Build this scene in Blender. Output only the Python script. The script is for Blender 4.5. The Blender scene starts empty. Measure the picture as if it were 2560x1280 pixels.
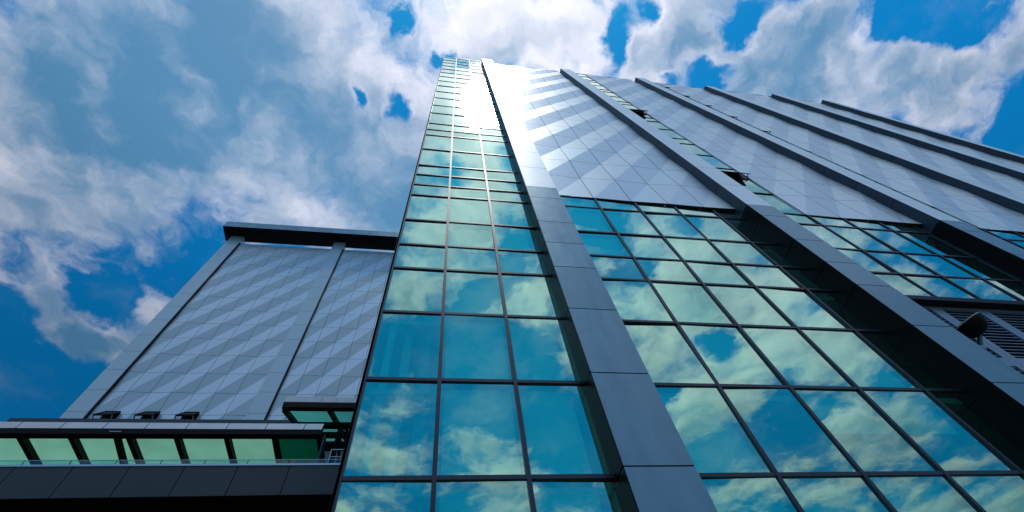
import bpy, bmesh, math, random
from mathutils import Vector, Matrix, Euler
random.seed(7)
C = bpy.context.scene.collection
H = 1.6                                   # eye height; facade heights below are measured from the eye

# ------------------------------------------------------------------ camera
cam = bpy.data.cameras.new('camera'); co = bpy.data.objects.new('camera', cam); C.objects.link(co)
cam.sensor_width = 36.0; cam.lens = 36.0 * 1166.93 / 2560.0
cam.clip_start = 0.1; cam.clip_end = 5000
r_ = Vector((0.98797222, -0.12025836, -0.09720505)); u_ = Vector((-0.05838535, -0.87220555, 0.4856425)); f_ = Vector((0.14318535, 0.47412594, 0.86873618))
m = Matrix((r_, u_, -f_)).transposed().to_4x4(); m.translation = Vector((0, 0, H)); co.matrix_world = m
bpy.context.scene.camera = co

# ------------------------------------------------------------------ light
SUN = Vector((0.066, -0.187, 0.980)).normalized()
sl = bpy.data.lights.new('sun', 'SUN'); sl.energy = 0.75; sl.angle = math.radians(6.0); sl.color = (1.0, 0.95, 0.88)
so = bpy.data.objects.new('sun', sl); C.objects.link(so); so.rotation_euler = SUN.to_track_quat('Z', 'Y').to_euler(); so.location = (0, -20, 120)

vs = bpy.context.scene.view_settings
vs.view_transform = 'Standard'; vs.look = 'None'; vs.exposure = 0.12; vs.gamma = 1.0

# cloud clumps and gaps on the sky, as (x/z, y/z, radius, radius, weight) on the cloud deck
CLUMPS = [(-0.49,0.24,0.553,0.333,0.65),(-0.78,0.33,0.33,0.30,0.5),(-0.193,0.42,0.3,0.28,0.75),(-0.382,0.093,0.21,0.108,0.2),(-0.79,0.746,0.104,0.112,-1.1),(-1.071,1.031,0.237,0.301,-1.3),(-1.043,0.754,0.131,0.149,-0.6),(-0.821,0.996,0.124,0.128,-0.9),(-0.893,0.847,0.066,0.075,0.55),(-0.808,0.875,0.064,0.052,0.5),(-0.672,0.751,0.054,0.072,0.45),(-0.786,0.662,0.038,0.031,0.4),(-0.182,0.197,0.02,0.034,-0.95),(-0.108,0.205,0.022,0.046,-1.0),(-0.116,0.054,0.027,0.02,-0.8),(-0.028,0.098,0.023,0.017,-0.7),(0.319,0.036,0.042,0.093,-1.1),(0.389,-0.008,0.049,0.041,-1.0),(0.436,0.096,0.041,0.023,-0.9),(0.531,0.082,0.079,0.046,-1.1),(0.557,-0.017,0.059,0.049,-1.0),(0.448,0.033,0.071,0.061,0.6),(0.371,0.068,0.046,0.048,0.6),(0.13,0.046,0.172,0.084,0.95),(0.75,0.016,0.165,0.126,1.1),(0.607,0.073,0.03,0.073,0.5),(1.035,-0.088,0.191,0.069,-1.1),(1.36,0.095,0.117,0.212,-1.3),(1.085,0.064,0.183,0.102,0.75),(1.109,-0.01,0.062,0.042,0.4),(0.952,0.007,0.061,0.049,0.5),(1.09,-0.115,0.055,0.017,0.45),(0.883,-0.07,0.053,0.048,-0.6),(0.054,-0.184,0.062,0.104,0.7),(-0.045,-0.155,0.06,0.12,0.6),(0.02,-0.25,0.09,0.08,0.5),(0.55,-0.2,0.25,0.12,0.6),(0.0,-0.345,0.05,0.045,-0.4),(0.127,-0.305,0.044,0.063,-0.5),(-0.051,-0.475,0.064,0.062,0.4),(0.073,-0.508,0.096,0.054,0.35),(0.148,-0.57,0.08,0.037,-0.6),(0.081,-0.663,0.102,0.055,-0.5),(-0.085,-0.678,0.059,0.085,0.5),(0.242,-0.66,0.047,0.062,0.4),(0.093,-0.883,0.334,0.16,-0.8),(0.133,-1.085,0.361,0.135,-0.55),(0.133,-1.226,0.12,0.139,0.5),(-0.15,-1.3,0.098,0.113,0.5),(0.435,-1.245,0.148,0.272,-0.6),(0.819,-0.655,0.451,0.465,0.36),(0.576,-0.428,0.057,0.045,-0.85),(0.828,-0.804,0.088,0.074,-1.0),(0.347,-0.439,0.074,0.047,-0.75),(0.672,-1.008,0.098,0.084,-1.0),(0.51,-0.595,0.054,0.032,-0.65),(1.182,-1.246,0.246,0.186,-0.3),(1.51,-0.834,0.187,0.229,-0.45),(1.752,-1.225,0.169,0.118,0.5),(1.416,-0.437,0.284,0.107,-0.9),(1.236,-0.538,0.117,0.057,0.85),(2.033,-0.998,0.432,0.387,-0.5)]
COVER = 0.16          # base cover
SKY_STRENGTH = 0.1

def build_world():
    w = bpy.data.worlds.new('World'); bpy.context.scene.world = w; w.use_nodes = True
    nt = w.node_tree; N = nt.nodes; L = nt.links; N.clear()
    def put(sock, v):
        if v is None: return
        if hasattr(v, 'is_output'): L.new(v, sock)
        else: sock.default_value = v
    def M(op, a, b=None, c=None, clamp=False):
        n = N.new('ShaderNodeMath'); n.operation = op; n.use_clamp = clamp
        put(n.inputs[0], a); put(n.inputs[1], b); put(n.inputs[2], c); return n.outputs[0]
    def VM(op, a, b=None, c=None):
        n = N.new('ShaderNodeVectorMath'); n.operation = op
        put(n.inputs[0], a); put(n.inputs[1], b); put(n.inputs[2], c)
        return n.outputs['Value'] if op in ('LENGTH', 'DOT_PRODUCT', 'DISTANCE') else n.outputs['Vector']
    def MR(v, a, b, c=0.0, d=1.0, smooth=True):
        n = N.new('ShaderNodeMapRange'); n.interpolation_type = 'SMOOTHSTEP' if smooth else 'LINEAR'; n.clamp = True
        put(n.inputs['Value'], v); n.inputs['From Min'].default_value = a; n.inputs['From Max'].default_value = b
        n.inputs['To Min'].default_value = c; n.inputs['To Max'].default_value = d; return n.outputs['Result']
    def NO(vec, scale, detail, rough=0.55, out='Fac'):
        n = N.new('ShaderNodeTexNoise'); n.noise_dimensions = '3D'; L.new(vec, n.inputs['Vector'])
        n.inputs['Scale'].default_value = scale; n.inputs['Detail'].default_value = detail; n.inputs['Roughness'].default_value = rough
        return n.outputs[0] if out == 'Fac' else n.outputs['Color']
    def MIX(f, a, b):
        n = N.new('ShaderNodeMix'); n.data_type = 'RGBA'; put(n.inputs['Factor'], f)
        ia = [s for s in n.inputs if s.name == 'A' and s.type == 'RGBA'][0]; ib = [s for s in n.inputs if s.name == 'B' and s.type == 'RGBA'][0]
        put(ia, a); put(ib, b); return [s for s in n.outputs if s.type == 'RGBA'][0]
    tc = N.new('ShaderNodeTexCoord'); d = VM('NORMALIZE', tc.outputs['Generated'])
    sp = N.new('ShaderNodeSeparateXYZ'); L.new(d, sp.inputs[0])
    z = M('MAXIMUM', sp.outputs['Z'], 0.08)
    cb = N.new('ShaderNodeCombineXYZ'); L.new(M('DIVIDE', sp.outputs['X'], z), cb.inputs[0]); L.new(M('DIVIDE', sp.outputs['Y'], z), cb.inputs[1]); cb.inputs[2].default_value = 3.7
    p = cb.outputs[0]
    wv = VM('SUBTRACT', NO(p, 5.0, 4, 0.6, 'Color'), (0.5, 0.5, 0.5))
    pw = VM('MULTIPLY_ADD', wv, (0.12, 0.12, 0.0), p)
    pw = VM('MULTIPLY_ADD', VM('SUBTRACT', NO(p, 16.0, 5, 0.6, 'Color'), (0.5, 0.5, 0.5)), (0.07, 0.07, 0.0), pw)
    cov = None
    for (cu, cv, ru, rv, wt) in CLUMPS:
        q = VM('MULTIPLY_ADD', pw, (1 / (1.2 * ru), 1 / (1.2 * rv), 0.0), (-cu / (1.2 * ru), -cv / (1.2 * rv), 0.0))
        b = MR(VM('LENGTH', q), 1.0, 0.0, 0.0, wt * (0.9 if wt > 0 or max(ru, rv) > 0.1 else 0.74))
        cov = b if cov is None else M('ADD', cov, b)
    fb = NO(pw, 3.4, 12, 0.56)
    dens = M('ADD', M('MULTIPLY_ADD', M('SUBTRACT', fb, 0.5), 2.7, cov), COVER)
    dens = M('MULTIPLY_ADD', M('SUBTRACT', NO(pw, 17.0, 9, 0.62), 0.5), 0.62, dens)
    # density a little way towards the sun, for the bright sunward rims
    ps = VM('ADD', pw, VM('MULTIPLY', VM('NORMALIZE', VM('SUBTRACT', (SUN.x / SUN.z, SUN.y / SUN.z, 0.0), VM('MULTIPLY', p, (1, 1, 0)))), (0.05, 0.05, 0)))
    fb2 = NO(ps, 3.4, 6, 0.56)
    rim = M('MULTIPLY', M('SUBTRACT', fb, fb2), 3.4)
    alpha = MR(dens, -0.10, 0.52)
    veil = MR(NO(pw, 2.6, 9, 0.62), 0.48, 0.80, 0.0, 0.28)
    alpha = M('MAXIMUM', alpha, veil)
    core = MR(dens, 0.1, 0.95)
    broad = NO(p, 2.3, 3, 0.5)
    near = M('EXPONENT', M('MULTIPLY', VM('LENGTH', VM('SUBTRACT', VM('MULTIPLY', p, (1, 1, 0)), (SUN.x / SUN.z, SUN.y / SUN.z, 0.0))), -2.5))
    raw = M('ADD', M('SUBTRACT', M('MULTIPLY_ADD', near, 1.0, 0.25), M('MULTIPLY', core, 0.62)), rim)
    raw = M('MULTIPLY_ADD', M('SUBTRACT', broad, 0.5), 1.5, raw)
    raw = M('MULTIPLY_ADD', M('SUBTRACT', NO(pw, 8.0, 8, 0.6), 0.5), 0.7, raw)
    sep = N.new('ShaderNodeSeparateXYZ'); L.new(p, sep.inputs[0])
    raw = M('ADD', raw, MR(sep.outputs['Y'], -0.2, -0.7, 0.0, 0.42))      # clouds on the sun's side of the sky show their lit faces
    lit = MR(raw, -0.45, 1.25)
    cloud = MIX(lit, (0.75, 2.35, 4.3, 1), (8.5, 8.5, 9.6, 1))
    st = N.new('ShaderNodeTexSky'); st.sky_type = 'NISHITA'; st.sun_disc = False
    st.sun_elevation = math.asin(SUN.z); st.sun_rotation = math.atan2(SUN.x, SUN.y)
    st.air_density = 1.0; st.dust_density = 0.3; st.ozone_density = 2.0
    g = N.new('ShaderNodeMix'); g.data_type = 'RGBA'; g.blend_type = 'MULTIPLY'; g.inputs['Factor'].default_value = 1.0
    L.new(st.outputs[0], [s for s in g.inputs if s.name == 'A' and s.type == 'RGBA'][0]); [s for s in g.inputs if s.name == 'B' and s.type == 'RGBA'][0].default_value = (0.02, 0.95, 1.38, 1)
    sky = [s for s in g.outputs if s.type == 'RGBA'][0]
    col = MIX(alpha, sky, cloud)
    away = M('ARCCOSINE', M('MINIMUM', VM('DOT_PRODUCT', d, tuple(SUN)), 0.99999))
    fall = VM('SCALE', col); L.new(MR(away, 0.6, 1.25, 1.0, 0.52), fall.node.inputs['Scale']); col = fall     # air and cloud are brightest round the sun
    # aureole of the veiled sun
    ca = VM('DOT_PRODUCT', d, tuple(SUN)); ang = M('ARCCOSINE', M('MINIMUM', ca, 0.99999))
    glow = M('ADD', M('MULTIPLY', M('EXPONENT', M('MULTIPLY', M('POWER', M('DIVIDE', ang, 0.045), 2.0), -1.0)), 32.0), M('MULTIPLY', M('MULTIPLY', M('EXPONENT', M('MULTIPLY', M('DIVIDE', ang, 0.19), -1.0)), 5.0), M('MULTIPLY_ADD', alpha, 0.9, 0.1)))
    gm = VM('SCALE', (1.0, 0.97, 0.92)); gm.node.inputs['Scale'].default_value = 1.0; L.new(glow, gm.node.inputs['Scale'])
    ad = VM('ADD', col, gm)
    bg = N.new('ShaderNodeBackground'); L.new(ad, bg.inputs['Color']); bg.inputs['Strength'].default_value = SKY_STRENGTH
    ou = N.new('ShaderNodeOutputWorld'); L.new(bg.outputs[0], ou.inputs[0])
    w.cycles.sampling_method = 'MANUAL'; w.cycles.sample_map_resolution = 1024
build_world()

# ------------------------------------------------------------------ materials
def mat(name, col, rough=0.5, metal=0.0, spec=0.5, var=0.0, dirt=0.0, dscale=1.5, bump=0.0):
    m = bpy.data.materials.new(name); m.use_nodes = True; nt = m.node_tree; N = nt.nodes; L = nt.links
    b = N['Principled BSDF']; b.inputs['Base Color'].default_value = (*col, 1); b.inputs['Roughness'].default_value = rough
    b.inputs['Metallic'].default_value = metal; b.inputs['Specular IOR Level'].default_value = spec
    if var or dirt:
        geo = N.new('ShaderNodeNewGeometry'); tc = N.new('ShaderNodeTexCoord')
        mp = N.new('ShaderNodeMapping'); mp.inputs['Scale'].default_value = (1, 1, 0.16); L.new(tc.outputs['Object'], mp.inputs[0])
        no = N.new('ShaderNodeTexNoise'); no.inputs['Scale'].default_value = dscale; no.inputs['Detail'].default_value = 6; L.new(mp.outputs[0], no.inputs['Vector'])
        a = N.new('ShaderNodeMath'); a.operation = 'MULTIPLY_ADD'; L.new(geo.outputs['Random Per Island'], a.inputs[0]); a.inputs[1].default_value = var; a.inputs[2].default_value = 1 - var / 2 - dirt / 2
        c = N.new('ShaderNodeMath'); c.operation = 'MULTIPLY_ADD'; L.new(no.outputs[0], c.inputs[0]); c.inputs[1].default_value = dirt; L.new(a.outputs[0], c.inputs[2])
        v = N.new('ShaderNodeVectorMath'); v.operation = 'SCALE'; v.inputs[0].default_value = col; L.new(c.outputs[0], v.inputs['Scale'])
        L.new(v.outputs[0], b.inputs['Base Color'])
        r = N.new('ShaderNodeMath'); r.operation = 'MULTIPLY_ADD'; L.new(no.outputs[0], r.inputs[0]); r.inputs[1].default_value = 0.18; r.inputs[2].default_value = rough - 0.09
        L.new(r.outputs[0], b.inputs['Roughness'])
    if bump:
        tc = N.new('ShaderNodeTexCoord'); no = N.new('ShaderNodeTexNoise'); no.inputs['Scale'].default_value = 0.6; no.inputs['Detail'].default_value = 2
        L.new(tc.outputs['Object'], no.inputs['Vector']); bp = N.new('ShaderNodeBump'); bp.inputs['Strength'].default_value = bump; bp.inputs['Distance'].default_value = 0.05
        L.new(no.outputs[0], bp.inputs['Height']); L.new(bp.outputs[0], b.inputs['Normal'])
    return m

def glass_mat(name, tint, refl, r0, rough=0.0, bump=0.0):
    m = bpy.data.materials.new(name); m.use_nodes = True; nt = m.node_tree; N = nt.nodes; L = nt.links; N.clear()
    tr = N.new('ShaderNodeBsdfTransparent'); tr.inputs[0].default_value = (*tint, 1)
    gl = N.new('ShaderNodeBsdfGlossy'); gl.inputs['Color'].default_value = (*refl, 1); gl.inputs['Roughness'].default_value = rough
    lw = N.new('ShaderNodeLayerWeight'); lw.inputs['Blend'].default_value = 0.5
    # Schlick-like rise from r0 to 1 at grazing
    pw = N.new('ShaderNodeMath'); pw.operation = 'POWER'; L.new(lw.outputs['Facing'], pw.inputs[0]); pw.inputs[1].default_value = 3.0
    mm = N.new('ShaderNodeMath'); mm.operation = 'MULTIPLY_ADD'; L.new(pw.outputs[0], mm.inputs[0]); mm.inputs[1].default_value = 1 - r0; mm.inputs[2].default_value = r0
    # tint fades to white at grazing
    cm = N.new('ShaderNodeMix'); cm.data_type = 'RGBA'; L.new(pw.outputs[0], cm.inputs['Factor'])
    A = [s for s in cm.inputs if s.name == 'A' and s.type == 'RGBA'][0]; B = [s for s in cm.inputs if s.name == 'B' and s.type == 'RGBA'][0]
    A.default_value = (*refl, 1); B.default_value = (0.95, 0.97, 0.97, 1); L.new([s for s in cm.outputs if s.type == 'RGBA'][0], gl.inputs['Color'])
    if bump:
        tc = N.new('ShaderNodeTexCoord'); no = N.new('ShaderNodeTexNoise'); no.inputs['Scale'].default_value = 0.35; no.inputs['Detail'].default_value = 1
        L.new(tc.outputs['Object'], no.inputs['Vector']); bp = N.new('ShaderNodeBump'); bp.inputs['Strength'].default_value = bump; bp.inputs['Distance'].default_value = 0.03
        L.new(no.outputs[0], bp.inputs['Height']); L.new(bp.outputs[0], gl.inputs['Normal'])
    mx = N.new('ShaderNodeMixShader'); L.new(mm.outputs[0], mx.inputs[0]); L.new(tr.outputs[0], mx.inputs[1]); L.new(gl.outputs[0], mx.inputs[2])
    o = N.new('ShaderNodeOutputMaterial'); L.new(mx.outputs[0], o.inputs[0]); return m

def frosted_mat(name, col, t):
    m = bpy.data.materials.new(name); m.use_nodes = True; nt = m.node_tree; N = nt.nodes; L = nt.links; N.clear()
    tl = N.new('ShaderNodeBsdfTranslucent'); tl.inputs[0].default_value = (*col, 1)
    df = N.new('ShaderNodeBsdfPrincipled'); df.inputs['Base Color'].default_value = (*[c * 0.5 for c in col], 1); df.inputs['Roughness'].default_value = 0.25
    tc = N.new('ShaderNodeTexCoord'); no = N.new('ShaderNodeTexNoise'); no.inputs['Scale'].default_value = 0.8; no.inputs['Detail'].default_value = 4; L.new(tc.outputs['Object'], no.inputs['Vector'])
    ml = N.new('ShaderNodeMath'); ml.operation = 'MULTIPLY_ADD'; L.new(no.outputs[0], ml.inputs[0]); ml.inputs[1].default_value = 0.3; ml.inputs[2].default_value = 0.85
    v = N.new('ShaderNodeVectorMath'); v.operation = 'SCALE'; v.inputs[0].default_value = col; L.new(ml.outputs[0], v.inputs['Scale']); L.new(v.outputs[0], tl.inputs[0])
    mx = N.new('ShaderNodeMixShader'); mx.inputs[0].default_value = t; L.new(df.outputs[0], mx.inputs[1]); L.new(tl.outputs[0], mx.inputs[2])
    o = N.new('ShaderNodeOutputMaterial'); L.new(mx.outputs[0], o.inputs[0]); return m

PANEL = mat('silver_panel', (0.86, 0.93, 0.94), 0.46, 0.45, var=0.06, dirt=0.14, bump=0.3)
PANELB = mat('silver_panel_shaded', (0.74, 0.84, 0.90), 0.46, 0.45, var=0.06, dirt=0.14, bump=0.3)  # darker copy of the silver panel; shading of the folds painted in
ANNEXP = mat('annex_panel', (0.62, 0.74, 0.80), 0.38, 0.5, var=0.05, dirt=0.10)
ANNEXD = mat('annex_panel_shaded', (0.46, 0.56, 0.59), 0.42, 0.5, var=0.05, dirt=0.10)  # darker annex copy carrying the shaded side of the folds
PIERM = mat('pier_panel', (0.50, 0.62, 0.66), 0.42, 0.45, var=0.05, dirt=0.10)
FINLOW = mat('grey_panel', (0.19, 0.31, 0.36), 0.36, 0.6, var=0.14, dirt=0.40, dscale=2.6, bump=0.5)
FINSIDE = mat('fin_shade_and_ledge', (0.03, 0.055, 0.08), 0.45, 0.0, 0.35, var=0.04, dirt=0.05)  # upper fin sides hold their shade in this colour; the ledge is simply dark
BLACK = mat('black_panel', (0.006, 0.007, 0.008), 0.4, 0.0, 0.12)
DARK = mat('joint_dark', (0.02, 0.022, 0.025), 0.6)
FRAME = mat('dark_frame', (0.025, 0.035, 0.05), 0.35, 0.3)
GLASS = glass_mat('teal_glass', (0.28, 1.0, 0.86), (0.56, 1.0, 0.77), 0.52, bump=0.18)
GREENG = frosted_mat('green_glass', (0.60, 0.90, 0.70), 0.9)
GREENDK = frosted_mat('shaded_green_glass', (0.06, 0.38, 0.25), 0.8)  # shade from the canopy above put into the end pane's colour
TEALROOF = frosted_mat('teal_roof_glass', (0.10, 0.50, 0.40), 0.8)
RAILG = glass_mat('rail_glass', (0.45, 0.85, 0.82), (0.7, 0.9, 0.9), 0.08)
STEEL = mat('light_steel', (0.62, 0.60, 0.58), 0.4, 0.5, var=0.05, dirt=0.25, dscale=1.2)
BSTEEL = mat('black_steel', (0.006, 0.007, 0.008), 0.6, 0.0, 0.12)
PODIUM = mat('podium_panel', (0.020, 0.036, 0.037), 0.5, 0.0, var=0.12, dirt=0.4, dscale=0.8)
COPING = mat('steel_coping', (0.45, 0.55, 0.58), 0.3, 0.8)
INWALL = mat('interior_wall', (0.72, 0.76, 0.75), 0.8)
INDARK = mat('interior_pale', (0.66, 0.74, 0.72), 0.8)  # pale even wall colour, also on the bowl's lens
INBACK = mat('interior_back', (0.14, 0.20, 0.20), 0.8)
BLIND = mat('blind_cloth', (0.80, 0.86, 0.84), 0.9, var=0.25)
LOUV = mat('louvre_grey', (0.30, 0.36, 0.42), 0.4, 0.5)
BOWL = mat('bowl_black', (0.006, 0.006, 0.007), 0.6, 0.0, 0.15)
RIM = mat('bowl_rim', (0.55, 0.48, 0.36), 0.5)
WALL = mat('plain_wall', (0.30, 0.33, 0.36), 0.6, 0.0, dirt=0.2)
GROUND = mat('paving', (0.10, 0.10, 0.10), 0.8, dirt=0.3)

# ------------------------------------------------------------------ mesh helpers
class MB:
    def __init__(s): s.v = []; s.f = []; s.mi = []
    def poly(s, pts, mi=0):
        i = len(s.v); s.v += [(p[0], p[1], p[2] + H) for p in pts]; s.f.append(tuple(range(i, i + len(pts)))); s.mi.append(mi)
    def box(s, x0, x1, y0, y1, z0, z1, mi=0, skip=''):
        i = len(s.v)
        s.v += [(x, y, z + H) for z in (z0, z1) for y in (y0, y1) for x in (x0, x1)]
        F = {'b': (0, 2, 3, 1), 't': (4, 5, 7, 6), 'f': (0, 1, 5, 4), 'k': (2, 6, 7, 3), 'l': (0, 4, 6, 2), 'r': (1, 3, 7, 5)}
        for k, q in F.items():
            if k not in skip: s.f.append(tuple(i + a for a in q)); s.mi.append(mi)
    def bar(s, a, b, w, d, up=(0, 0, 1), mi=0):
        a = Vector(a); b = Vector(b); t = (b - a).normalized(); sx = t.cross(Vector(up)).normalized(); sy = sx.cross(t).normalized()
        i = len(s.v)
        for p in (a, b):
            for (e, g) in ((-1, -1), (1, -1), (1, 1), (-1, 1)):
                q = p + sx * (e * w / 2) + sy * (g * d / 2); s.v.append((q.x, q.y, q.z + H))
        for q in ((0, 1, 2, 3), (7, 6, 5, 4), (0, 4, 5, 1), (1, 5, 6, 2), (2, 6, 7, 3), (3, 7, 4, 0)): s.f.append(tuple(i + k for k in q)); s.mi.append(mi)
    def build(s, name, mats, parent=None, bevel=0):
        me = bpy.data.meshes.new(name); me.from_pydata(s.v, [], s.f)
        for m in (mats if isinstance(mats, (list, tuple)) else [mats]): me.materials.append(m)
        for p, k in zip(me.polygons, s.mi): p.material_index = k
        bm = bmesh.new(); bm.from_mesh(me); bmesh.ops.recalc_face_normals(bm, faces=bm.faces) if bevel >= 0 else None; bm.to_mesh(me); bm.free(); me.update()
        o = bpy.data.objects.new(name, me); C.objects.link(o)
        if parent is not None:
            o.parent = parent; o.matrix_parent_inverse = Matrix.Translation(-Vector(base(parent)))
        if bevel > 0:
            b = o.modifiers.new('bevel', 'BEVEL'); b.width = bevel; b.segments = 2; b.limit_method = 'ANGLE'
        return o
def base(o):
    return o.location if o.parent is None else Vector((0, 0, 0))   # parts already sit at the world origin
def thing(name, label, cat, loc, group=None):
    o = bpy.data.objects.new(name, None); C.objects.link(o); o.location = loc; o['label'] = label; o['category'] = cat
    if group: o['group'] = group
    return o

# ------------------------------------------------------------------ ground
b = MB(); b.box(-600, 600, -600, 600, -H - 0.5, -H); g = b.build('ground', GROUND); g['kind'] = 'structure'

# ================================================================== TOWER
tower = thing('office_tower', 'tall tower of teal mirror glass and silver folded panels with projecting fins', 'tower', (0, 10, 0))
GY = 10.0                     # glass plane
ROWS = [-1.6, 1.0, 4.0, 7.17, 10.39, 13.70, 16.74, 18.83, 21.45, 24.76]
pane_count = 0
PANES_MAX = 96
spare = MB()
def glaze(xs, zs, mw=0.115, y=GY, ncap=True):
    """mullion grid as one mesh with its panes as children; panes beyond the count go in one mesh"""
    global pane_count
    fr = MB()
    for x in xs: fr.box(x - mw / 2, x + mw / 2, y - 0.07, y + 0.12, zs[0], zs[-1])
    for z_ in zs:
        for a, c in zip(xs[:-1], xs[1:]): fr.box(a + mw / 2, c - mw / 2, y - 0.055, y + 0.10, z_ - mw / 2, z_ + mw / 2)
    cw = fr.build('curtain_wall', FRAME, tower)
    for j, (z0, z1) in enumerate(zip(zs[:-1], zs[1:])):
        for a, c in zip(xs[:-1], xs[1:]):
            k_ = 1.0 if z0 < 30 else 0.35; t1 = k_ * random.gauss(0, 0.0038) * (c - a); t2 = k_ * random.gauss(0, 0.0038) * (z1 - z0)
            pts = [(a, y + t1 + t2, z0), (c, y - t1 + t2, z0), (c, y - t1 - t2, z1), (a, y + t1 - t2, z1)]
            if ncap and pane_count < PANES_MAX and z0 > 0:
                q = MB(); q.poly(pts); q.build('glass_pane', GLASS, cw, -1); pane_count += 1
            else: spare.poly(pts)
    return cw

# the three-light bay
BX = [-2.06, 0.07, 2.33, 4.56]
bz = ROWS + [26.38, 28.15, 30.0, 33.66, 37.55, 39.3, 41.44, 45.43, 49.05, 52.95, 56.78, 60.8, 64.5, 68.3, 72.0, 75.8, 79.5, 83.2, 86.8, 90.3]
glaze(BX, [z_ for z_ in bz if z_ <= 45.5])
# first broad bay
B1 = [6.3, 8.95, 11.5, 14.07, 16.65, 18.3]
glaze(B1, ROWS + [26.35])
# second bay above the louvres
B2 = [19.9, 21.2, 23.62, 26.2, 28.75, 31.35, 32.2]
glaze(B2[1:], [16.62, 18.83, 21.45, 24.76, 26.35])
glaze(BX, [z_ for z_ in bz if z_ >= 45.4], 0.075, ncap=False)
# bays further along
FINX = [(4.5, 6.36, 9.36, 89.3), (18.2, 20.0, 9.11, 86.3), (32.05, 33.85, 9.11, 86.3), (45.4, 47.2, 9.11, 86.2), (59.0, 60.8, 9.11, 86.2), (69.6, 71.2, 9.11, 86.2)]
for k in (2, 3, 4):
    x0 = FINX[k][1] - 0.1; x1 = FINX[k + 1][0] + 0.1
    xs = [x0, x0 + 1.2, x0 + 3.6, x0 + 6.15, x0 + 8.7, x0 + 11.3, x1] if k < 4 else [x0, x0 + 1.2, x0 + 3.6, x0 + 6.15, x1]
    glaze(xs, [4.0, 10.39, 16.62, 18.83, 21.45, 24.76, 26.35], ncap=(k == 2))
# narrow glass strips beside the fins, above
STRIP = {1: 23.55, 2: 37.3, 3: 50.6, 4: 64.0}
for k, xe in STRIP.items():
    zs = [26.35]; z_ = 26.35
    while z_ < 89: z_ += 3.72 if len(zs) % 3 else 1.9; zs.append(min(z_, 89.5))
    glaze([FINX[k][1] - 0.1, xe], zs, 0.035, ncap=False)
sp = spare.build('glass_pane', GLASS, tower, -1); sp['kind'] = 'stuff'

# fins
def fin(x0, x1, yf, top, joints, zc):
    g_ = 0.022
    up = MB(); low = MB()
    up.box(x0 + 0.03, x1 - 0.03, yf + 0.03, GY + 0.4, zc, top - 0.03, 2)
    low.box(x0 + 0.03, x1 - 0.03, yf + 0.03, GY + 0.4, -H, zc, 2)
    for a, c in zip(joints[:-1], joints[1:]):
        tgt = up if a >= zc - 0.01 else low
        z0 = a + g_; z1 = c - g_
        tgt.box(x0 + 0.035, x1, yf, yf + 0.025, z0, z1, 0)                      # face
        tgt.box(x0, x0 + 0.03, yf, GY + 0.3, z0, z1, 1)                         # near side
        tgt.box(x1 - 0.025, x1 + 0.003, yf + 0.03, GY + 0.3, z0, z1, 0)          # far side
    up.box(x0, x1, yf, GY + 0.4, top - 0.02, top + 0.05, 0)
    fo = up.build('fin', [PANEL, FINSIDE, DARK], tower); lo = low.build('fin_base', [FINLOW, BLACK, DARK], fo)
    return fo
JL1 = [-1.6, 0.8, 3.8, 7.0, 10.2, 13.5, 16.5, 18.7, 21.0, 24.2, 25.88]
JL2 = [-1.6, 0.8, 3.8, 6.9, 9.9, 13.0, 15.95, 18.0, 20.4, 23.5, 25.1]
for i, (x0, x1, yf, top) in enumerate(FINX):
    j = list(JL1 if i == 0 else JL2); zc = j[-1]; z_ = zc
    while z_ + 3.65 < top - 1: z_ += 3.63; j.append(z_)
    j.append(top - 0.02)
    fin(x0, x1, yf, top, j, zc)

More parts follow.
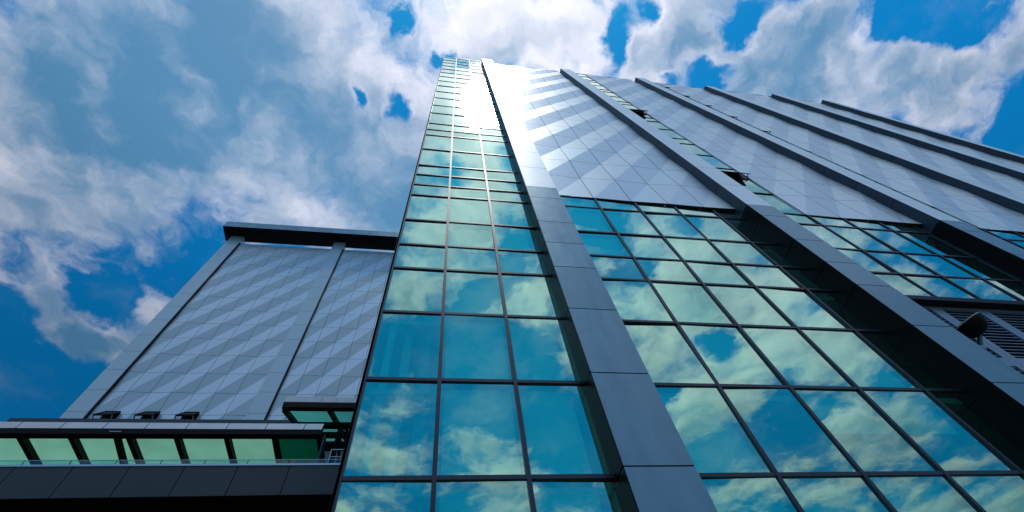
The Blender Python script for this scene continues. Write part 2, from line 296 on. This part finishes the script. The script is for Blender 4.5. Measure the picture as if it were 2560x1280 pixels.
# folded silver panels
AMP = 0.055
def plane(x, x0, x1): return 9.985 - 0.15 * (x - x0) / (x1 - x0)   # each bay leans out towards its right-hand fin
def cladding(xn, zn, mphase, xlo, xhi, edge=None):
    b = MB(); gp = 0.02
    def hgt(i, j): return (AMP if (i - j + mphase) % 2 == 0 else -AMP) * (0.3 if j == 0 else 1.0)
    for i in range(len(xn) - 1):
        for j in range(len(zn) - 1):
            X0, X1, Z0, Z1 = xn[i], xn[i + 1], zn[j], zn[j + 1]
            a, c, d, e = hgt(i, j), hgt(i + 1, j), hgt(i + 1, j + 1), hgt(i, j + 1)
            def P(x, z):
                s = (x - X0) / (X1 - X0); t = (z - Z0) / (Z1 - Z0)
                h = a + (c - a) * s + (d - c) * t if s >= t else a + (e - a) * t + (d - e) * s
                yy = plane(x, xlo, xhi); return (x, yy + h - 0.03, z * yy / 9.985)
            lo = max(X0, xlo) + gp; hi = min(X1, xhi) - gp
            if X1 - 0.05 < xlo or X0 + 0.05 > xhi: continue
            cx = min(X1, 1e9)
            # clip the two triangles to the fins by sampling the diagonal
            def diag(x): return Z0 + (x - X0) / (X1 - X0) * (Z1 - Z0)
            zl = min(max(diag(lo), Z0 + gp), Z1 - gp); zh = min(max(diag(hi), Z0 + gp), Z1 - gp)
            pl = P(lo, zl); ph = P(hi, zh)
            up = [pl, ph]
            if zh < Z1 - gp - 1e-4: up.append(P(hi, Z1 - gp))
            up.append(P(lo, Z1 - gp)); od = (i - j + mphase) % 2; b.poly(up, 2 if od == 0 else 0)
            dn = [pl]
            if zl > Z0 + gp + 1e-4: dn.append(P(lo, Z0 + gp))
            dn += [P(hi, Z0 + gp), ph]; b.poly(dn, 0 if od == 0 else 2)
    za, zb = zn[0], zn[-1]
    def Q(x, dy, z): yy = plane(x, xlo, xhi); return (x, yy + dy, z * yy / 9.985)
    l_, r2 = xlo + 0.01, xhi - 0.01
    b.poly([Q(l_, 0.12, za), Q(r2, 0.12, za), Q(r2, 0.12, zb), Q(l_, 0.12, zb)], 1)               # dark backing behind the joints
    b.poly([Q(l_, -0.03, za - 0.01), Q(r2, -0.03, za - 0.01), (r2, GY - 0.04, za * 0.985 - 0.01), (l_, GY - 0.02, za - 0.01)], 1)   # soffit
    b.poly([Q(l_, -0.05, zb + 0.02), Q(r2, -0.05, zb + 0.02), (r2, GY + 0.4, zb * 0.985 + 0.02), (l_, GY + 0.4, zb + 0.02)], 0)      # coping
    b.poly([Q(l_, -0.05, zb + 0.02), Q(r2, -0.05, zb + 0.02), Q(r2, -0.05, zb - 0.12), Q(l_, -0.05, zb - 0.12)], 0)
    b.poly([Q(xlo, -0.03, za), Q(xlo, 0.3, za), Q(xlo, 0.3, zb), Q(xlo, -0.03, zb)], 0)           # left return
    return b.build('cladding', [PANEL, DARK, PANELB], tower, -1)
ZN = [26.33 + 3.72 * j for j in range(18)]
cladding([6.36, 8.88, 11.3, 13.7, 16.05, 18.35], ZN, 0, 6.36, 18.2)
cladding([23.55, 26.05, 28.4, 30.75, 33.0], ZN, 1, 23.5, 32.05)
cladding([37.25, 39.7, 42.1, 44.5, 46.9], ZN, 0, 37.2, 45.4)
cladding([50.5, 53.0, 55.4, 57.8, 60.1], ZN, 0, 50.5, 59.0)
cladding([63.9, 66.4, 68.8, 71.2], ZN, 1, 63.9, 69.6)

# opened vents in the strips
def vent(xa, xb, zt, hgt=1.5, ang=32, y=GY - 0.05):
    f = MB(); f.box(xa, xb, y - 0.012, y + 0.02, zt - hgt, zt)  # black plate painted for the darkness of the open window
    fo = f.build('vent_window', BLACK, tower)
    s = MB(); a = math.radians(ang); dy = -math.sin(a) * hgt; dz = -math.cos(a) * hgt
    def pt(x, t, n): return (x, y - 0.02 + dy * t - math.cos(a) * n, zt + dz * t + math.sin(a) * n)
    for (u0, u1, t0, t1) in ((0, 1, 0, 0.07), (0, 1, 0.93, 1), (0, 0.05, 0.07, 0.93), (0.95, 1, 0.07, 0.93)):
        xs = (xa + (xb - xa) * u0, xa + (xb - xa) * u1)
        P = [pt(x, t, n) for n in (0, 0.06) for t in (t0, t1) for x in xs]
        for q in ((0, 1, 3, 2), (4, 6, 7, 5), (0, 4, 5, 1), (2, 3, 7, 6), (0, 2, 6, 4), (1, 5, 7, 3)): s.poly([P[k] for k in q], 0)
    P = [pt(xa + (xb - xa) * u, t, n) for n in (0.02, 0.04) for t in (0.07, 0.93) for u in (0.05, 0.95)]
    for q in ((0, 1, 3, 2), (4, 6, 7, 5)): s.poly([P[k] for k in q], 1)
    s.build('sash', [BSTEEL, BLACK], fo, -1)
    for x in (xa + 0.04, xb - 0.04):
        r = MB(); r.bar((x, y - 0.01, zt - hgt * 0.95), pt(x, 0.75, 0), 0.04, 0.04); r.build('stay', BSTEEL, fo)
    return fo
for zt in (57.6, 34.6): vent(20.1, 23.4, zt, 1.5, 15)
for zt in (83.0, 75.0, 67.6, 60.4, 52.8): vent(34.0, 37.05, zt, 1.2, 15)

# louvred recess under the second bay
lo = MB()
LY = 10.35
for x in (20.2, 22.9, 25.55, 28.2, 30.85):
    lo.box(x, x + 0.30, LY - 0.06, LY + 0.12, 4, 16.3); lo.box(x + 0.32, x + 0.62, LY - 0.06, LY + 0.12, 4, 16.3)
louv = None
for (za, zb) in ((16.12, 16.3), (12.15, 12.65), (8.2, 8.7)):
    for x in (20.2, 22.9, 25.55, 28.2, 30.85): lo.box(x + 0.622, x + 2.69, LY - 0.055, LY + 0.11, za, zb)
louv = lo.build('louvre_frame', LOUV, tower)
sl_ = MB()
for x in (20.2, 22.9, 25.55, 28.2):
    for (za, zb) in ((12.7, 16.1), (8.75, 12.1), (4.2, 8.15)):
        z_ = za + 0.1
        while z_ < zb:
            sl_.poly([(x + 0.63, LY - 0.02, z_), (x + 2.67, LY - 0.02, z_), (x + 2.67, LY - 0.02, z_ + 0.035), (x + 0.63, LY - 0.02, z_ + 0.035)], 0)
            sl_.poly([(x + 0.63, LY - 0.02, z_ + 0.035), (x + 2.67, LY - 0.02, z_ + 0.035), (x + 2.67, LY + 0.12, z_ + 0.12), (x + 0.63, LY + 0.12, z_ + 0.12)], 0)
            sl_.poly([(x + 0.63, LY - 0.02, z_), (x + 2.67, LY - 0.02, z_), (x + 2.67, LY + 0.12, z_ + 0.09), (x + 0.63, LY + 0.12, z_ + 0.09)], 0)
            z_ += 0.215
sl_.build('louvre_slats', LOUV, louv, -1)
bk = MB(); bk.box(20.0, 32.05, LY + 0.14, LY + 0.3, -H, 16.6); bk.box(20.0, 32.05, 9.92, LY + 0.13, 16.3, 16.6); bk.build('louvre_recess', BLACK, tower)

# body of the tower
bd = MB()
bd.box(-2.13, -2.06, 9.93, 10.18, -H, 90.45, 1)
bd.box(-2.12, -1.95, 10.19, 45, -H, 90.2, 0); bd.box(-1.95, 4.5, 14.0, 14.2, -H, 90.2, 2)
bd.box(-1.95, 71.2, 44.8, 45, -H, 86.2, 0); bd.box(71.0, 71.2, 10.45, 44.8, -H, 86.2, 0)
bd.box(-1.9, 4.45, 10.2, 14.0, 90.0, 90.2, 0); bd.box(4.5, 71.0, 10.42, 44.8, 85.8, 86.0, 0)
bd.build('body', [WALL, BLACK, INBACK], tower)
cp = MB(); cp.box(-2.13, 4.5, 9.94, 10.3, 90.32, 90.5); cp.build('parapet', PANEL, tower)
# rooms behind the glass
def slab(*a):
    q = MB(); q.box(*a); q.build('floor_slab', INWALL, tower)
for z_ in bz[1:]: slab(-1.94, 4.41, 10.3, 13.98, z_ - 0.25, z_ - 0.05)
for z_ in (4.0, 10.39, 16.74, 21.45, 25.2): slab(6.4, 18.15, 10.3, 15.9, z_ - 0.3, z_ - 0.05)
for z_ in (18.83, 24.76): slab(20.05, 32.0, 10.45, 15.9, z_ - 0.3, z_ - 0.05)
def blind(x0, x1, z0, z1, y=10.24):
    q = MB(); q.box(x0, x1, y, y + 0.012, z0, z1); q.build('blind', BLIND, tower)
for za, zb in zip(bz[1:14], bz[2:15]):
    blind(0.22, 2.2, za + 0.12, zb - 0.12)
    blind(2.5, 4.05, za + 0.12 + random.choice((0, 0, 0.3)), zb - 0.12)
    if za > 16: blind(-1.4, -0.05, za + 0.12, zb - 0.12)
for a, c in zip(B1[:-2], B1[1:-1]):
    for za, zb in zip(ROWS[2:], ROWS[3:] + [26.3]):
        if random.random() < 0.72: blind(max(a, 6.5) + 0.15, c - 0.15, za + 0.12 + (zb - za) * random.choice((0, 0, 0.15, 0.45)), zb - 0.12)
iw = MB(); iw.box(4.55, 70.9, 16, 16.2, -H, 85.7, 1); iw.box(4.42, 4.49, 10.2, 14, -H, 90.0); iw.build('interior_wall', [INDARK, INBACK], tower)
for (x, y, w_) in ((-1.72, 10.34, 0.22), (-1.2, 10.7, 0.26), (-0.62, 11.1, 0.34)):
    c_ = MB(); c_.box(x, x + w_, y, y + 0.2, -H, 60); c_.build('column', INWALL, tower)
for x in (9.2, 13.2, 17.0):
    c_ = MB(); c_.box(x, x + 0.5, 11.2, 11.7, -H, 25); c_.build('column', INWALL, tower)

# ================================================================== bowl fixture in front of the louvres
bf = thing('bowl_fixture', 'black bowl shaped fixture with pale rim mounted in front of louvres behind second fin', 'fixture', (22.0, 9.75, 13.4 + H))
ax = Vector((-0.36, -0.16, 0.92)).normalized(); t1 = ax.cross(Vector((0, 1, 0))).normalized(); t2 = ax.cross(t1)
cen = Vector((22.15, 9.62, 14.0)); R0 = 0.62; NS = 40
def ring(r, d): return [cen + ax * d + t1 * (r * math.cos(2 * math.pi * k / NS)) + t2 * (r * math.sin(2 * math.pi * k / NS)) for k in range(NS)]
bw = MB(); prof = [(R0, 0.0)] + [(R0 * math.cos(a) ** 0.8, -0.62 * math.sin(a)) for a in [math.pi / 2 * k / 10 for k in range(1, 10)]] + [(0.02, -0.62)]
rs = [ring(r, d) for r, d in prof]
for A, B in zip(rs[:-1], rs[1:]):
    for k in range(NS): bw.poly([A[k], A[(k + 1) % NS], B[(k + 1) % NS], B[k]])
o = bw.build('bowl', BOWL, bf, -1)
rm = MB(); A = ring(R0 + 0.012, 0.0); B = ring(R0 + 0.012, 0.05); D2 = ring(R0 - 0.07, 0.05); E2 = ring(R0 - 0.07, 0.0)
for P, Q in ((A, B), (B, D2), (D2, E2)):
    for k in range(NS): rm.poly([P[k], P[(k + 1) % NS], Q[(k + 1) % NS], Q[k]])
rm.build('rim', RIM, bf, -1)
ln = MB(); ln.poly(ring(R0 - 0.02, 0.01)); ln.build('lens', INDARK, bf, -1)
br = MB(); q = cen - ax * 0.5; br.bar(q, (q.x + 0.1, 10.3, q.z - 0.35), 0.12, 0.12); br.bar((q.x - 0.1, 10.2, q.z - 0.5), (q.x + 0.35, 10.2, q.z - 0.2), 0.18, 0.2); br.build('bracket', LOUV, bf)

# ================================================================== ANNEX BLOCK
annex = thing('annex_block', 'grey panelled windowless block with dark flat roof beam left of the glass tower', 'building', (-20, 45, 0))
AY = 45.0
b = MB(); b.box(-39.6, -3, AY + 0.25, 62, -H, 79.0); b.build('body', WALL, annex)
RZ = [37.3] + [40.6 + 3.315 * k for k in range(13)] + [80.95]
def annex_panels(xs, ph):
    b = MB(); gp = 0.022; a_ = 0.055
    def hgt(i, j): return 0 if j == len(RZ) - 1 else (a_ if (i - j + ph) % 2 == 0 else -a_)
    for j in range(len(RZ) - 1):
        z0, z1 = RZ[j] + gp, RZ[j + 1] - gp
        for i in range(len(xs) - 1):
            x0, x1 = xs[i] + gp, xs[i + 1] - gp
            P = lambda x, z, h: (x, AY + h, z)
            bl, br_, tl, tr_ = hgt(i, j), hgt(i + 1, j), hgt(i, j + 1), hgt(i + 1, j + 1)
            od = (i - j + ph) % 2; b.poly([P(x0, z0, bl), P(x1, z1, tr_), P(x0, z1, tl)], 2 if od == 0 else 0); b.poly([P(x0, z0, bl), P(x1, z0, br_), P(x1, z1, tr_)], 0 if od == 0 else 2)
    b.box(xs[0], xs[-1], AY + 0.14, AY + 0.24, RZ[0], RZ[-1] - 0.02, 1)
    b.box(xs[0], xs[-1], AY + 0.0, AY + 0.26, RZ[-1] - 0.01, RZ[-1] + 0.05, 0)
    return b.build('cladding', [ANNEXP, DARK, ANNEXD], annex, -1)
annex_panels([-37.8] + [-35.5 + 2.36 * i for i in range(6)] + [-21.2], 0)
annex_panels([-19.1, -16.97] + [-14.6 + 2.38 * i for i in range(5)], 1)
for (x0, x1) in ((-39.75, -37.5), (-21.2, -19.15)):
    b = MB(); jz = [36.5] + RZ[1:-1]; top = 83.4
    for a, c in zip(jz[:-1], jz[1:]): b.box(x0, x1, 44.66, 45.2, a + 0.022, c - 0.022, 0)
    b.box(x0, x1, 44.66, 45.9, 80.4, top, 0); b.box(x0 + 0.03, x1 - 0.03, 44.70, 45.15, 36.5, 80.1, 1); b.box(x0 + 0.03, x1 - 0.03, 44.70, 45.2, -H, 36.5, 1)
    b.box(x1 + 0.005, x1 + 0.16, 44.72, 45.2, 36.5, 80.9, 2)      # solid black strip painting the shadow line beside the pier
    b.build('pier', [PIERM, DARK, BLACK], annex)
b = MB()
bx = [-41.0 + 1.385 * i for i in range(28)]
for a, c in zip(bx[:-1], bx[1:]):
    b.box(a + 0.012, c - 0.012, 42.7, 42.73, 83.3, 85.25, 0); b.box(a + 0.012, c - 0.012, 42.76, 45.8, 83.24, 83.27, 1)
b.box(bx[0] + 0.02, bx[-1] - 0.02, 42.74, 45.8, 83.28, 85.2, 1); b.box(bx[0], bx[-1], 42.71, 45.85, 85.21, 85.28, 1)
b.build('roof_beam', [FINLOW, BLACK], annex)
b = MB()
for k in range(18):
    a = -42.7 + 2.35 * k; b.box(a + 0.02, a + 2.33, 43.0, 45.2, 37.2, 38.2, 0)
b.box(-42.65, -0.5, 43.05, 45.2, 37.25, 38.15, 1); b.build('ledge', [FINSIDE, DARK], annex)
def annex_vent(xa):
    xb = xa + 1.55; zt = 40.75; y = AY - 0.14; hg = 2.0
    f = MB(); f.box(xa, xb, y - 0.01, y + 0.1, zt - hg, zt); fo = f.build('vent_window', BLACK, annex)  # black plate in place of the dark opening behind the sash
    s = MB(); a = math.radians(38); dy = -math.sin(a) * hg * 0.85; dz = -math.cos(a) * hg * 0.85
    A = Vector((xa, y - 0.06, zt)); B = Vector((xb, y - 0.06, zt)); off = Vector((0, dy, dz))
    for (p, q) in ((A, B), (A + off, B + off)): s.bar(p, q, 0.14, 0.16)
    for p in (A, B): s.bar(p, p + off, 0.14, 0.12)
    s.poly([A + off * 0.03, B + off * 0.03, B + off * 0.97, A + off * 0.97]); s.build('sash', BSTEEL, fo, -1)
    for x in (xa - 0.12, xb + 0.12):
        r = MB(); r.bar((x, y - 0.03, zt - hg), (x, y + dy * 0.9, zt + dz * 0.95), 0.09, 0.09); r.build('stay', LOUV, fo)
    return fo
for xa in (-36.0, -32.0, -27.95): annex_vent(xa)

# ================================================================== PODIUM
pod = thing('podium', 'low dark panelled podium with overhanging edge at the bottom left', 'building', (-30, 30, 0))
b = MB(); fx = [-1.9 - 2.44 * k for k in range(-0, 30)]
PX0 = -7.15
xs = sorted([PX0 + 2.46 * k for k in range(-25, 3)])
for a, c in zip(xs[:-1], xs[1:]):
    c2 = min(c, -2.16); b.box(a + 0.02, c2 - 0.02, 22.0, 22.06, 15.0, 16.62, 0)
b.box(xs[0], -2.15, 22.05, 44.9, 15.02, 16.6, 1); b.build('fascia', [PODIUM, BLACK], pod)  # black slab: the shade under the overhang is put into its colour
b = MB(); b.box(xs[0], -2.15, 21.97, 22.5, 16.62, 16.72); b.build('coping', COPING, pod)
b = MB(); b.box(xs[0], -2.15, 27, 44.8, -H, 15.0); b.build('wall', BLACK, pod)
for k in range(5):
    b = MB(); b.box(-12 - 10 * k, -11.2 - 10 * k, 23.2, 24, -H, 15.01); b.build('column', BLACK, pod)

rail = thing('glass_railing', 'clear glass balustrade along the podium edge under the green canopy', 'railing', (-30, 23, 16.7 + H))
gx = [-3.30 * 2.3 - 2.1 * k for k in range(0, 22)]
b = MB()
for x in gx: b.bar((x, 23, 16.7), (x, 23, 17.72), 0.03, 0.03, (0, 1, 0))
b.build('post', BSTEEL, rail)
xx = [-2.2, -5.5] + gx
for a, c in zip(xx[:-1], xx[1:]):
    q = MB(); q.poly([(c + 0.03, 23, 16.72), (a - 0.03, 23, 16.72), (a - 0.03, 23, 17.72), (c + 0.03, 23, 17.72)]); q.build('glass_panel', RAILG, rail, -1)
b = MB(); b.box(gx[-1], -2.2, 22.985, 23.015, 17.721, 17.745); b.build('handrail', COPING, rail)
b = MB()
b.bar((-5.61, 23.1, 16.7), (-5.61, 23.1, 18.47), 0.035, 0.035, (0, 1, 0)); b.bar((-5.6, 23.1, 18.45), (-2.2, 23.1, 18.45), 0.035, 0.035); b.bar((-5.58, 23.1, 17.98), (-2.2, 23.1, 17.98), 0.03, 0.03)
b.build('guard_frame', COPING, rail)

# ================================================================== LOWER CANOPY
can = thing('glass_canopy', 'long flat canopy of green frosted glass panes with silver fascia over the podium terrace', 'canopy', (-25, 26, 16.7 + H))
CX1 = -6.72; CY = 24.0; CZ = 20.25; CYB = 30.0
b = MB(); js = [CX1] + [-7.8 - 2.18 * k for k in range(0, 24)]
for a, c in zip(js[:-1], js[1:]): 
    b.poly([(c + 0.02, CY, 20.62), (a - 0.02, CY, 20.62), (a - 0.02, CY + 0.12, 21.15), (c + 0.02, CY + 0.12, 21.15)])
b.box(js[-1], CX1, CY + 0.13, CY + 0.35, 20.62, 21.1, 1)
for a in js: b.box(a - 0.03, a + 0.03, CY + 0.01, CY + 0.12, 20.63, 20.7, 1)
b.build('fascia', [STEEL, BSTEEL], can, -1)
b = MB(); b.box(js[-1], CX1, CY, CY + 0.42, CZ, 20.61); b.build('edge_beam', BSTEEL, can)
rx = [-9.40, -12.05, -14.75, -17.25, -20.2, -22.75, -25.4, -28.0, -30.6, -33.2, -35.8, -38.4, -41, -43.6]
for x in [CX1 - 0.12] + rx:
    b = MB(); b.box(x - 0.13, x + 0.13, CY + 0.42, CYB, CZ, CZ + 0.34); b.build('rafter', BSTEEL, can)
ed = [CX1 - 0.12] + rx
for i, (a, c) in enumerate(zip(ed[:-1], ed[1:])):
    q = MB(); q.box(c + 0.02, a - 0.02, CY + 0.36, CYB + 0.1, CZ + 0.37, CZ + 0.40); o = q.build('glass_panel', GREENDK if i == 0 else GREENG, can)
    if i == 0: o['label'] = 'green end pane with shade put into its colour'
b = MB(); b.box(ed[-1], CX1, CYB, CYB + 0.4, CZ - 0.1, CZ + 0.34); b.build('rear_beam', BSTEEL, can)
for x in (-17.85, -39.0):
    b = MB(); b.bar((x, 24.25, CZ + 0.1), (x + 2.2, 27.8, 17.0), 0.30, 0.22); b.build('strut', BSTEEL, can)
    b = MB(); b.box(x - 0.35, x + 0.25, CY - 0.02, CY - 0.005, CZ + 0.12, CZ + 0.18); b.build('plate', LOUV, can)
for x in (-8, -20.1, -32):
    b = MB(); b.box(x - 0.15, x + 0.15, CYB + 0.05, CYB + 0.35, 16.6, CZ - 0.1); b.build('post', BSTEEL, can)
b = MB(); b.box(-6.58, -6.50, CY + 0.3, CY + 0.8, 17.2, 20.5); b.build('end_plate', FRAME, can)

# ================================================================== UPPER CANOPY
uc = thing('sloping_canopy', 'short sloping teal glass canopy on dark steel frame between the panelled block and tower', 'canopy', (-6, 30, 16.7 + H))
UY = 27.0; SL = 0.5
def uz(y): return 25.05 + SL * (y - UY)
UX0 = -10.75; UX1 = -2.15
b = MB()
for a, c in ((UX0, -8.2), (-8.15, UX1)): b.box(a, c, UY - 0.05, UY, 25.6, 26.1, 0)
b.box(UX0 + 0.02, UX1, UY, UY + 0.3, 25.56, 26.05, 0); b.build('fascia', [STEEL], uc)
b = MB(); b.box(UX0, UX1, UY - 0.05, UY + 0.35, 25.1, 25.55); b.build('edge_beam', BSTEEL, uc)
for x in (UX0 + 0.1, -7.55, -2.4):
    b = MB(); b.bar((x, UY + 0.3, uz(UY + 0.3)), (x, UY + 10.5, uz(UY + 10.5)), 0.26, 0.34); b.build('rafter', BSTEEL, uc)
py_ = [UY + 0.3, UY + 3.6, UY + 6.3, UY + 9.2, UY + 10.5]
for y in py_[1:]:
    b = MB(); b.box(UX0, UX1, y, y + 0.42, uz(y) - 0.17, uz(y) + 0.17); b.build('purlin', BSTEEL, uc)
for i in range(4):
    for (a, c) in ((UX0 + 0.1, -7.55), (-7.55, -2.4)):
        y0, y1 = py_[i], py_[i + 1]
        q = MB(); q.poly([(a, y0, uz(y0) + 0.2), (c, y0, uz(y0) + 0.2), (c, y1, uz(y1) + 0.2), (a, y1, uz(y1) + 0.2)])
        q.build('glass_panel', TEALROOF, uc, -1)
b = MB(); b.box(-7.40, -7.10, 30.6, 30.9, 16.6, uz(30.7)); b.build('post', BSTEEL, uc)
for (p, q) in (((-7.2, 30.75, 26.6), (-5.9, 31.2, 16.7)), ((-7.0, 30.75, 26.7), (-2.3, 34.5, 22.0))):
    b = MB(); b.bar(p, q, 0.18, 0.18); b.build('strut', BSTEEL, uc)
for (z_, y) in ((18.9, 31.0), (21.0, 33.0)):
    b = MB(); b.box(-8.6, UX1, y, y + 0.25, z_, z_ + 0.5); b.build('cross_beam', BSTEEL, uc)
